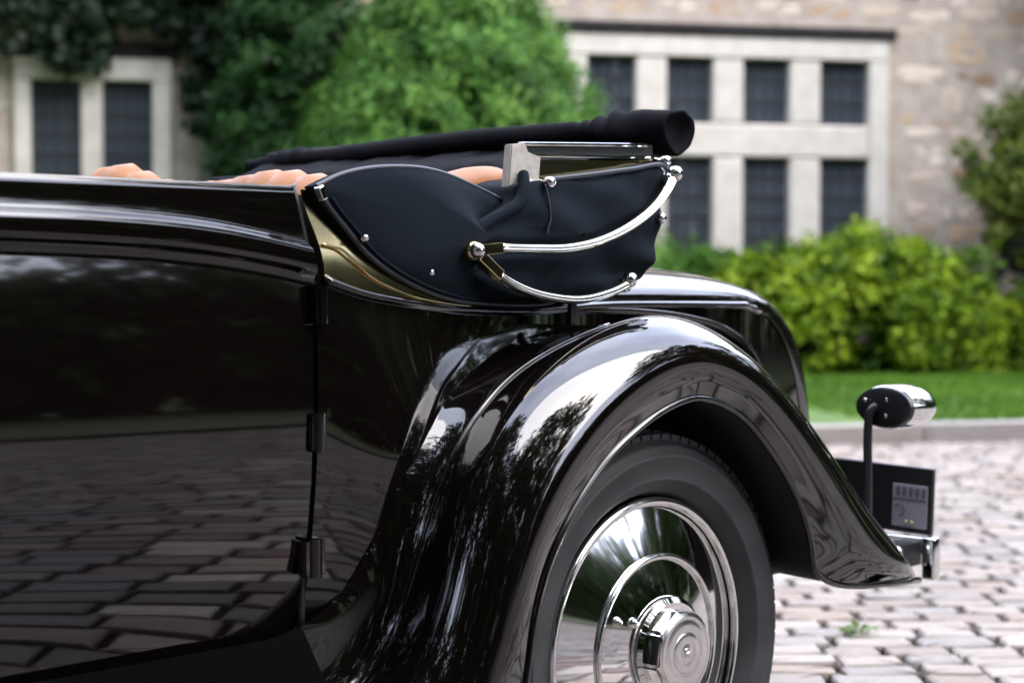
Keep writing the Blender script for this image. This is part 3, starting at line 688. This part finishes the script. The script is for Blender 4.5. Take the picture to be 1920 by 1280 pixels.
    for k in range(84):
        for j, (y0, y1, sk) in enumerate(((.006, .030, .25), (.036, .058, -.2), (.064, .100, .0), (.106, .134, .2), (.140, .164, -.25))):
            a0_ = 2*math.pi*(k+sk)/84; a1_ = a0_+2*math.pi/84*.84; kk = len(V)
            for r_ in (.362, .3785 if 0 < j < 4 else .3720):
                for a_, y_ in ((a0_, y0), (a1_, y0), (a1_, y1), (a0_, y1)): V.append((wc[0]+r_*math.cos(a_), wc[1]+ys*y_, wc[2]+r_*math.sin(a_)))
            Fx += [(kk+4, kk+5, kk+6, kk+7)]+[(kk+i, kk+(i+1) % 4, kk+4+(i+1) % 4, kk+4+i) for i in range(4)]
    tr = pydata('tread', V, Fx, M['rubber'], wheel, False); tr['kind'] = 'stuff'
    def ringp(r_, y_): return [(wc[0]+r_*math.cos(a_), wc[1]+ys*y_, wc[2]+r_*math.sin(a_)) for a_ in np.linspace(0, 2*math.pi, 97)]
    tube('rim_ring', ringp(.254, .016), .009, M['chrome'], wheel, 10, caps=False, up=(0, 1, 0))
    tube('disc_bead', ringp(.160, -.005), .006, M['chrome'], wheel, 10, caps=False, up=(0, 1, 0))
    # hub: round cap, eight sided nut, ringed face
    hub = lathe('hub_cap', [(.0, -.041), (.070, -.041), (.084, -.040), (.092, -.034), (.095, -.025), (.095, -.005)], wc, M['chrome'], wheel, 64, ys, 30)
    b = bmesh.new(); Mh = Matrix.Translation((wc[0], wc[1]-ys*.051, wc[2])) @ Matrix.Rotation(R(90), 4, 'X') @ Matrix.Rotation(R(12), 4, 'Z')
    bmesh.ops.create_cone(b, cap_ends=True, segments=8, radius1=.077, radius2=.077, depth=.030, matrix=Mh); bmesh.ops.bevel(b, geom=b.edges[:], offset=.005, segments=3, affect='EDGES')
    creased(frombm('hub_nut', b, M['chrome'], wheel, True), 30)
    fy = .067
    face = [(.0, -fy-.004), (.011, -fy-.004), (.0135, -fy-.0030), (.016, -fy-.0030), (.0185, -fy-.0038), (.029, -fy-.0034), (.0315, -fy-.0020), (.034, -fy-.0020), (.0365, -fy-.0028), (.046, -fy-.0022), (.049, -fy-.0008), (.052, -fy-.0008), (.055, -fy-.0014), (.061, -fy+.001)]
    face = [(r_*1.15, y_) for r_, y_ in face]
    lathe('hub_face', face, wc, M['satin'], wheel, 64, ys, 25)
    em = [(wc[0]-.006+.0, wc[1]-ys*(fy+.0045), wc[2]-.007), (wc[0]-.006, wc[1]-ys*(fy+.0045), wc[2]+.007), (wc[0]+.002, wc[1]-ys*(fy+.0045), wc[2]+.008), (wc[0]+.006, wc[1]-ys*(fy+.0045), wc[2]+.004), (wc[0]+.002, wc[1]-ys*(fy+.0045), wc[2]+.0), (wc[0]-.003, wc[1]-ys*(fy+.0045), wc[2]+.0), (wc[0]+.006, wc[1]-ys*(fy+.0045), wc[2]-.008)]
    tube('emblem', cr(em, 30), .0013, M['chrome'], wheel, 6)
    ball('valve_cap', (wc[0]-.105, wc[1]-ys*.036, wc[2]+.062), .0095, M['chrome'], wheel)
    fwh = wheel.copy(); COL.objects.link(fwh); fwh.location.x -= 3.32
    for ch in list(wheel.children):
        c_ = ch.copy(); COL.objects.link(c_); c_.parent = fwh
    # folded hood's leaf shaped side cloth
    FA = [(1.828, 1.146), (1.876, 1.165), (1.942, 1.178), (2.039, 1.183), (2.109, 1.178), (2.188, 1.164), (2.304, 1.139), (2.411, 1.104), (2.50, 1.07), (2.56, 1.020), (2.54, .982), (2.49, .967), (2.411, .962), (2.222, .967), (2.139, .974), (2.065, .989), (1.988, 1.015), (1.930, 1.047), (1.887, 1.085), (1.849, 1.120)]
    fo = cr(np.array(FA+[FA[0]]), 121)[:-1]; cen = np.array([2.20, 1.075])
    def fanY(x): return Yb(x)-.012
    rows = []
    for s_, d_ in ((1.0, .03), (1.0, .004), (.992, .0), (.96, -.003), (.8, -.008), (.55, -.011), (.25, -.012), (.02, -.012)):
        rows.append([(cen[0]+(q[0]-cen[0])*s_, fanY(q[0])+d_, cen[1]+(q[1]-cen[1])*s_) for q in fo])
    fan = loft('hood_side_cloth', sg(np.array(rows)), M['cloth'], car, True)
    tube('edge_piping', sg(np.array([(q[0], fanY(q[0])+.002, q[1]) for q in np.r_[fo, fo[:1]]])), .0042, M['piping'], fan, 8, caps=False)
    inn = np.array([(cen[0]+(q[0]-cen[0])*.955, fanY(q[0])-.0032, cen[1]+(q[1]-cen[1])*.945) for q in fo[62:119]])
    tube('seam_welt', sg(inn), .0028, M['cloth'], fan, 8)
    for q in ((1.915, 1.070), (2.065, 1.018)):
        y_ = fanY(q[0])-.010; st = sg((q[0], y_, q[1]))
        lathe('snap_stud', [(.0, -.005), (.0035, -.005), (.0055, -.003), (.0062, .002)], tuple(st), M['chrome'], fan, 20, 1 if not mi else -1)
    box('hood_clip', (-.006, -.006, -.011), (.006, .006, .011), M['chrome'], fan, .002, Matrix.Translation(sg((1.832, fanY(1.832)-.004, 1.136))) @ Matrix.Rotation(R(-25), 4, 'Y'))
    # landau irons
    I1 = cr([(2.208, 2.088, 1.0585), (2.294, 2.088, 1.058), (2.375, 2.088, 1.060), (2.459, 2.088, 1.073), (2.547, 2.09, 1.101), (2.615, 2.092, 1.135), (2.661, 2.096, 1.170), (2.682, 2.10, 1.192)], 50)
    I2 = cr([(2.205, 2.088, 1.014), (2.222, 2.088, 1.006), (2.267, 2.088, .990), (2.334, 2.09, .977), (2.417, 2.093, .972), (2.503, 2.098, .984), (2.555, 2.103, .998)], 50)
    for nm_, I_ in (('upper', I1), ('lower', I2)):
        ir = tube('landau_iron', sg(I_), .0105, M['iron'], car, 14, .8, up=(0, 1, 0))
        gr = I_.copy(); gr[:, 1] -= .0100; gr[:, 2] -= .002
        tube('groove_rib', sg(gr), .0016, M['iron'], ir, 6)
        a_ = I_[0]; pv = np.array((2.146, 2.088, 1.053)); dr = (a_-pv); an = math.atan2(dr[2], dr[0]); ln = np.linalg.norm(dr)
        Mb = Matrix.Translation(sg((pv+a_)/2+dr*.06)) @ Matrix.Rotation(-an, 4, 'Y')
        box('socket', (-ln*.36, -.010, -.0095), (ln*.47, .010, .0095), M['nickel'], ir, .002, Mb)
        en = I_[-1]; ball('end_ball', sg(en+np.array([.006, -.002, .008])), .0145, M['chrome'], ir)
        lathe('end_collar', [(.0, -.016), (.011, -.016), (.013, -.010), (.013, .03), (.0, .03)], tuple(sg(en+np.array([.0, .012, -.002]))), M['chrome'], ir, 20, ys)
    pv = ball('landau_pivot', sg((2.146, 2.078, 1.053)), .0135, M['chrome'], car)
    lathe('pivot_boss', [(.0, -.006), (.014, -.006), (.016, 0), (.016, .06)], tuple(sg((2.146, 2.086, 1.053))), M['nickel'], pv, 24, ys)

# ---- tail deck, both sides in one skin
PR = cr([(2.60, 1.045), (2.85, 1.048), (3.02, 1.046), (3.16, 1.036), (3.29, 1.012), (3.40, .972), (3.49, .915), (3.555, .83), (3.59, .72), (3.605, .6), (3.61, .46)], 40)
RSs = cr(RS, 40); rows = []
for i in range(40):
    half = []
    for a_ in np.linspace(0, 1, 16):
        c_ = math.sin(a_*math.pi/2)**.8; yy = RSs[i][1]+(YC-RSs[i][1])*(1-math.cos(a_*math.pi/2))**1.0 if a_ < 1 else YC
        half.append((RSs[i][0]+(PR[i][0]-RSs[i][0])*c_, yy, RSs[i][2]+.003+(PR[i][1]-RSs[i][2])*c_))
    half = np.array(half); rows.append(np.r_[half, mir(half[::-1][1:])])
loft('tail_deck', rows, M['paint'], car)
# rear roll panel of the boot
b = bmesh.new()
lid = []
for z_ in np.linspace(.50, .88, 10):
    x_ = float(np.interp(z_, PR[::-1, 1], PR[::-1, 0]))
    lid.append([(x_+.012-.10*abs(s_)**2.6-(.012 if abs(s_) > .98 else 0), YC+s_*.40, z_) for s_ in np.linspace(-1, 1, 25)])
loft('boot_lid', lid, M['paint'], car)

# ---- floor and inside of the body
box('floor', (-.5, 2.22, .36), (3.1, 3.40, .42), M['under'], car)
box('rear_bulkhead', (2.62, 2.27, .42), (2.66, 3.35, 1.0), M['under'], car)
box('front_bulkhead', (-.56, 2.14, .40), (-.52, 3.48, 1.12), M['under'], car)
rows = []
for x_, w_, t_ in ((-.52, .66, 1.12), (-.9, .55, 1.10), (-1.35, .42, 1.08), (-1.72, .33, 1.07)):
    rows.append([(x_, YC-w_, .5), (x_, YC-w_-.01, .8), (x_, YC-w_, t_-.10), (x_, YC-w_*.9, t_-.03), (x_, YC-w_*.55, t_), (x_, YC, t_+.03), (x_, YC+w_*.55, t_), (x_, YC+w_*.9, t_-.03), (x_, YC+w_, t_-.10), (x_, YC+w_+.01, .8), (x_, YC+w_, .5)])
loft('bonnet', rows, M['paint'], car)
box('radiator', (-1.86, YC-.31, .42), (-1.72, YC+.31, 1.12), M['chrome'], car, .02)
# tan leather seats: squab with two pleated shoulders
seat = box('seat', (1.45, 2.30, .62), (2.02, 3.32, .80), M['leather'], car, .04, seg=3, smooth=True)
def roll(name, pts, r, parent, squash=1):
    return tube(name, cr(pts, 40), r, M['leather'], parent, 16, squash)
rows = []
for y_ in np.linspace(2.28, 3.34, 160):
    hump = .016*math.exp(-((y_-2.47)/.10)**2)+.040*math.exp(-((y_-2.93)/.10)**2)
    ple = .013*abs(math.sin((y_-2.28)*math.pi/.060))**.7
    edge = .06*(sstep((2.33-y_)/.05)+sstep((y_-3.29)/.05))
    top = 1.166+hump-edge+.012*(y_-2.3)
    rows.append([(2.00-ple*.5, y_, .72), (1.985-ple, y_, .9), (1.99-ple, y_, top-.09), (2.005-ple, y_, top-.03+ple*.3), (2.035, y_, top-.005+ple), (2.07, y_, top+ple), (2.11, y_, top-.02+ple*.6), (2.13, y_, top-.07), (2.14, y_, .9), (2.14, y_, .7)])
loft('seat_back', rows, M['leather'], car)
# padded leather rail round the rear of the cockpit
roll('cockpit_padding', [(2.16, 2.235, 1.12), (2.30, 2.28, 1.165), (2.42, 2.31, 1.178), (2.52, 2.40, 1.172), (2.55, 2.6, 1.16), (2.55, 3.02, 1.16), (2.52, 3.22, 1.172), (2.42, 3.31, 1.178), (2.30, 3.34, 1.165), (2.16, 3.385, 1.12)], .032, car)
box('parcel_shelf', (2.15, 2.3, .98), (2.62, 3.32, 1.0), M['leather'], car, .005)

# ---- folded hood
BG = np.array([(2.186, 1.054), (2.195, 1.081), (2.234, 1.104), (2.286, 1.123), (2.322, 1.142), (2.340, 1.166), (2.38, 1.178), (2.50, 1.192), (2.62, 1.207), (2.712, 1.217), (2.731, 1.199), (2.726, 1.149), (2.714, 1.099), (2.702, 1.05), (2.688, 1.026), (2.655, 1.006), (2.575, .985), (2.472, .974), (2.36, .973), (2.266, .982), (2.214, 1.001), (2.191, 1.028)])
BG[:, 0] *= .988; BG[:, 1] = 1.01+(BG[:, 1]-1.01)*.988
bo = cr(np.r_[BG, BG[:1]], 133)[:-1]; bc = np.array([2.44, 1.084]); rows = []
def bagY(x, z, s):
    y = 2.128-.022*math.sqrt(max(0, 1-s*s))
    zi = 1.058+max(0, x-2.40)**1.5*.62                       # the upper iron presses the cloth in here
    y += .014*math.exp(-((z-zi)/.014)**2)*(1 if x > 2.2 else 0)
    y += .005*math.sin((z*1.3+x*.35)*60)*(.4+.6*s)+.003*math.sin(x*31+z*17)+.0022*math.sin(x*83-z*61+3*math.sin(x*19))*(.3+.7*s)
    y += .010*math.exp(-((z-1.022)/.010)**2)
    return y
bag = []
for s_ in (.02, .15, .3, .45, .6, .72, .82, .9, .96, 1.0):
    bag.append([(bc[0]+(q[0]-bc[0])*s_, bagY(bc[0]+(q[0]-bc[0])*s_, bc[1]+(q[1]-bc[1])*s_, s_), bc[1]+(q[1]-bc[1])*s_) for q in bo])
for y_ in np.linspace(2.16, 2*YC-2.16, 26):
    wv = 1+.012*math.sin(y_*23)+.008*math.sin(y_*51)
    bag.append([(bc[0]+(q[0]-bc[0])*wv, y_, bc[1]+(q[1]-bc[1])*wv) for q in bo])
for r_ in bag[:10][::-1]: bag.append([tuple(mir(q)) for q in r_])
hood = loft('folded_hood', bag, M['cloth'], car, True)
fe = cr([(2.170, 2.112, 1.030), (2.160, 2.108, 1.056), (2.172, 2.106, 1.082), (2.208, 2.106, 1.104), (2.255, 2.108, 1.121), (2.290, 2.112, 1.138), (2.306, 2.118, 1.162), (2.318, 2.13, 1.185)], 50)
tube('front_fold', fe+np.array([0, .005, 0]), .011+.002*np.sin(np.linspace(0, 9, 50)), M['cloth'], hood, 14, .8)
sv = cr([(2.345, 2.110, 1.168), (2.350, 2.106, 1.14), (2.352, 2.104, 1.11), (2.345, 2.106, 1.085)], 24); tube('stitched_seam', sv, .0022, M['piping'], hood, 6)
tp_ = np.array([(x_, 2.118, z_) for x_, z_ in cr(BG[6:11], 40)]); tube('top_welt', tp_, .0045, M['piping'], hood, 8); hood['label'] = 'folded black cloth hood'
# rolled front edge of the hood lying across the car
def rr_(s): return .044-.014*sstep((s-.10)/.08)+.006*math.exp(-((s-.86)/.05)**2)-.012*sstep((s-.90)/.10)
N_ = 140; V = []
for i in range(N_):
    s_ = i/(N_-1); y_ = 2.155+s_*1.26; cx_ = 2.765-.012*math.sin(s_*3.1); cz_ = 1.284-.010*s_+.006*math.sin(s_*5)
    for k in range(28):
        a_ = 2*math.pi*k/28
        r0 = rr_(s_)*(1+.06*math.sin(a_*3+s_*38)*(1-sstep((s_-.15)/.08)*.85)+.15*math.sin(s_*170+a_*2+2*math.sin(s_*40))*math.exp(-((s_-.13)/.05)**2)+.07*math.sin(s_*140+a_)*math.exp(-((s_-.86)/.05)**2)+.02*math.sin(a_*2+s_*9))
        V.append((cx_+r0*1.12*math.cos(a_), y_, cz_+r0*.98*math.sin(a_)))
Fx = grid_faces(N_, 28, True); k = len(V)
for j, (sc_, dy) in enumerate(((.93, -.008), (.80, -.004), (.55, .010))):
    for q in range(28):
        p_ = V[q]; V.append((2.765+(p_[0]-2.765)*sc_, 2.155+dy, 1.284+(p_[2]-1.284)*sc_*(1+.06*math.sin(q*1.3))))
Fx += [(q, (q+1) % 28, k+(q+1) % 28, k+q) for q in range(28)]
for j in range(2): Fx += [(k+28*j+q, k+28*j+(q+1) % 28, k+28*(j+1)+(q+1) % 28, k+28*(j+1)+q) for q in range(28)]
Fx += [tuple(range(k+56, k+84)), tuple(range((N_-1)*28, N_*28))]
pydata('hood_roll', V, Fx, M['cloth2'], hood)
# loose cloth between roll and bag
rows = []
for y_ in np.linspace(2.20, 3.40, 30):
    wv = .006*math.sin(y_*29)
    rows.append([(2.76, y_, 1.26), (2.74+wv, y_, 1.235), (2.72, y_, 1.205)])
loft('hood_skirt', rows, M['cloth2'], hood)
rows = []
for y_ in np.linspace(2.20, 3.30, 40):
    wv = .004*math.sin(y_*31)+.003*math.sin(y_*67)
    rows.append([(2.75, y_, 1.275), (2.70, y_, 1.258+wv), (2.63, y_, 1.240-wv), (2.56, y_, 1.226+wv), (2.53, y_, 1.20), (2.52, y_, 1.17)])
loft('hood_fold', rows, M['cloth2'], hood)
# bright hood frame rails with a pale metal end block
fr = box('frame_rail', (2.335, 2.150, 1.2345), (2.675, 2.166, 1.2415), M['chrome'], hood, .0025, Matrix.Translation((2.335, 0, 1.238)) @ Matrix.Rotation(R(-2.6), 4, 'Y') @ Matrix.Translation((-2.335, 0, -1.238)))
fr2 = box('frame_rail', (2.345, 2.142, 1.2145), (2.722, 2.158, 1.222), M['chrome'], hood, .0025, Matrix.Translation((2.335, 0, 1.218)) @ Matrix.Rotation(R(-2.2), 4, 'Y') @ Matrix.Translation((-2.335, 0, -1.218)))
box('frame_web', (2.34, 2.160, 1.216), (2.70, 2.164, 1.240), M['plate_b'], hood, 0, Matrix.Translation((2.335, 0, 1.218)) @ Matrix.Rotation(R(-2.4), 4, 'Y') @ Matrix.Translation((-2.335, 0, -1.218)))
b = bmesh.new(); tri = [(2.372, 1.212), (2.722, 1.228), (2.722, 1.218), (2.56, 1.198), (2.40, 1.180), (2.372, 1.176)]
vs = [b.verts.new((x_, y_, z_)) for y_ in (2.147, 2.156) for x_, z_ in tri]; n_ = len(tri)
b.faces.new(vs[:n_]); b.faces.new(vs[n_:]); [b.faces.new((vs[i], vs[(i+1) % n_], vs[n_+(i+1) % n_], vs[n_+i])) for i in range(n_)]
frombm('frame_plate', b, M['nickel'], hood, False)
b = bmesh.new(); po = [(2.294, 1.235), (2.330, 1.239), (2.333, 1.222), (2.369, 1.218), (2.362, 1.164), (2.342, 1.159), (2.321, 1.178), (2.286, 1.162)]
vs = [b.verts.new((x_, y_, z_)) for y_ in (2.140, 2.158) for x_, z_ in po]; n_ = len(po)
b.faces.new(vs[:n_]); b.faces.new(vs[n_:]); [b.faces.new((vs[i], vs[(i+1) % n_], vs[n_+(i+1) % n_], vs[n_+i])) for i in range(n_)]
bmesh.ops.bevel(b, geom=b.edges[:], offset=.002, segments=2, affect='EDGES')
frombm('frame_end_block', b, M['worn'], hood, False)
for q, yy_ in (((2.356, 1.172), 2.108), ((2.665, 1.118), 2.112), ((2.690, 1.224), 2.12)):
    lathe('hood_button', [(.0, -.008), (.006, -.008), (.0095, -.004), (.010, .006), (.006, .012), (.006, .03)], (q[0], yy_, q[1]), M['chrome'], hood, 20)
# seam along the rolled edge
tube('roll_seam', [(2.765-.024*1.12, 2.34+k_*.02, 1.281+.026-.0003*k_) for k_ in range(50)], .0022, M['piping'], hood, 6)

# ---- small dark block on top of the near wing
br = box('wing_block', (-.022, -.010, -.008), (.022, .010, .008), M['plate_b'], car, .004, Matrix.Translation((2.44, 1.985, .925)) @ Matrix.Rotation(R(-14), 4, 'Y') @ Matrix.Rotation(R(30), 4, 'X'))
box('hood_strap_loop', (2.487, 2.175, .925), (2.505, 2.185, .975), M['rubberblk'], car, .003)

# ---- stalk lamp on the wing's tail
lamp = tube('stalk_lamp', cr([(3.300, 2.068, .44), (3.300, 2.068, .6), (3.300, 2.068, .70), (3.302, 2.064, .732), (3.312, 2.055, .745)], 24), .0095, M['plate_b'], car, 12, up=(1, .3, 0)); lamp['label'] = 'black stalk with chrome lamp'
LM = Matrix.Translation((3.315, 2.040, .742)) @ Matrix.Rotation(R(-8), 4, 'Z') @ Matrix.Scale(1.12, 4) @ Matrix.Rotation(R(90), 4, 'Y')
def spun(name, prof_, m, parent, Mx, sy=1.0, sx=1.0, seg=32):
    V = []
    for r_, z_ in prof_:
        for k in range(seg):
            a_ = 2*math.pi*k/seg; q = Mx @ Vector((r_*math.cos(a_)*sx, r_*math.sin(a_)*sy, z_)); V.append(tuple(q))
    return creased(pydata(name, V, grid_faces(len(prof_), seg, True), m, parent), 40)
spun('lamp_base', [(.0, -.006), (.030, -.006), (.037, -.002), (.038, .006), (.034, .008)], M['plate_b'], lamp, LM, 1.75)
spun('lamp_body', [(.034, .004), (.040, .010), (.0415, .03), (.041, .060), (.036, .080), (.024, .092), (.0, .096)], M['chrome'], lamp, LM, 1.6)
for dy, dz in ((.035, .012), (-.012, .014), (-.010, -.016)):
    ball('lamp_screw', (3.3075, 2.042+dy*1.1, .742+dz*1.1), .0045, M['chrome'], lamp, (.5, 1, 1), 12, 8)

# ---- number plate: bare aluminium back of the plate in a black carrier
PM = Matrix.Translation((3.56, 2.26, .525)) @ Matrix.Rotation(R(2), 4, 'X')
plate = box('number_plate_carrier', (-.006, -.195, -.072), (.008, .195, .076), M['plate_b'], car, .004, PM)
np_ = box('number_plate', (-.009, -.185, -.058), (-.0065, -.098, .036), M['plate_g'], plate, .001, PM)
for i, y_ in enumerate((-.176, -.160, -.144, -.128, -.112)):      # faint embossing seen from behind
    b = bmesh.new(); box_bm(b, (-.0105, y_-.005, .010), (-.0088, y_+.0045, .030), PM)
    if i % 2: box_bm(b, (-.0106, y_-.0055, .0165), (-.0087, y_+.007, .021), PM)
    frombm('embossed_mark', b, M['plate_d'], np_, False)
box('embossed_line', (-.0104, -.183, .002), (-.0087, -.100, .005), M['plate_d'], np_, 0, PM)
tube('plate_hole_mark', [tuple(PM @ Vector((-.0098, -.118+.012*math.cos(a_), -.020+.012*math.sin(a_)))) for a_ in np.linspace(.3, 5, 20)], .0018, M['plate_d'], np_, 6)
for y_ in (-.136, -.150): ball('plate_bolt', tuple(PM @ Vector((-.011, y_, -.046))), .0042, M['nickel'], np_, (1, 1, 1), 12, 8)
# rear bumper with upright end
bp_ = box('bumper', (3.535, 2.05, .408), (3.56, 3.57, .446), M['chrome'], car, .006, seg=3, smooth=True)
box('overrider', (3.50, 2.028, .360), (3.53, 2.060, .452), M['chrome'], bp_, .006, seg=3, smooth=True)
box('bumper_bracket', (3.40, 2.08, .385), (3.54, 2.12, .44), M['plate_b'], bp_, .004)
ball('bracket_bolt', (3.43, 2.078, .425), .014, M['chrome'], bp_)
# axle, springs and exhaust under the tail
tube('axle', [(2.51, 2.1, .366), (2.51, 2.8, .366), (2.51, 3.52, .366)], .045, M['under'], car, 14)
box('chassis_rail', (-.5, 2.42, .40), (3.50, 2.50, .52), M['under'], car, .006)
box('chassis_rail', (-.5, 3.12, .40), (3.50, 3.20, .52), M['under'], car, .006)
tube('leaf_spring', cr([(1.95, 2.33, .36), (2.51, 2.33, .30), (3.15, 2.33, .40)], 20), .028, M['under'], car, 8)
box('fuel_tank', (2.95, 2.30, .36), (3.45, 3.32, .56), M['under'], car, .03)

# hang every part on the car's own origin
for o in bpy.data.objects:
    if o.parent is car: o.matrix_parent_inverse = CO

# weeds in the drive's joints
e = empty('weed', (4.50, 2.85, 0)); 
tag(e, 'tiny green weed sprouting between the setts', 'weed')
rg = np.random.default_rng(4); P = rg.normal(0, 1, (46, 3))*np.array([.022, .02, .008])+np.array([0, 0, .012])
_w = leaves('leaf_tuft', P, np.tile([0, 0, 1.], (46, 1)), .024, M['grass'], e, .5, .5, 6); _w['kind'] = 'stuff'
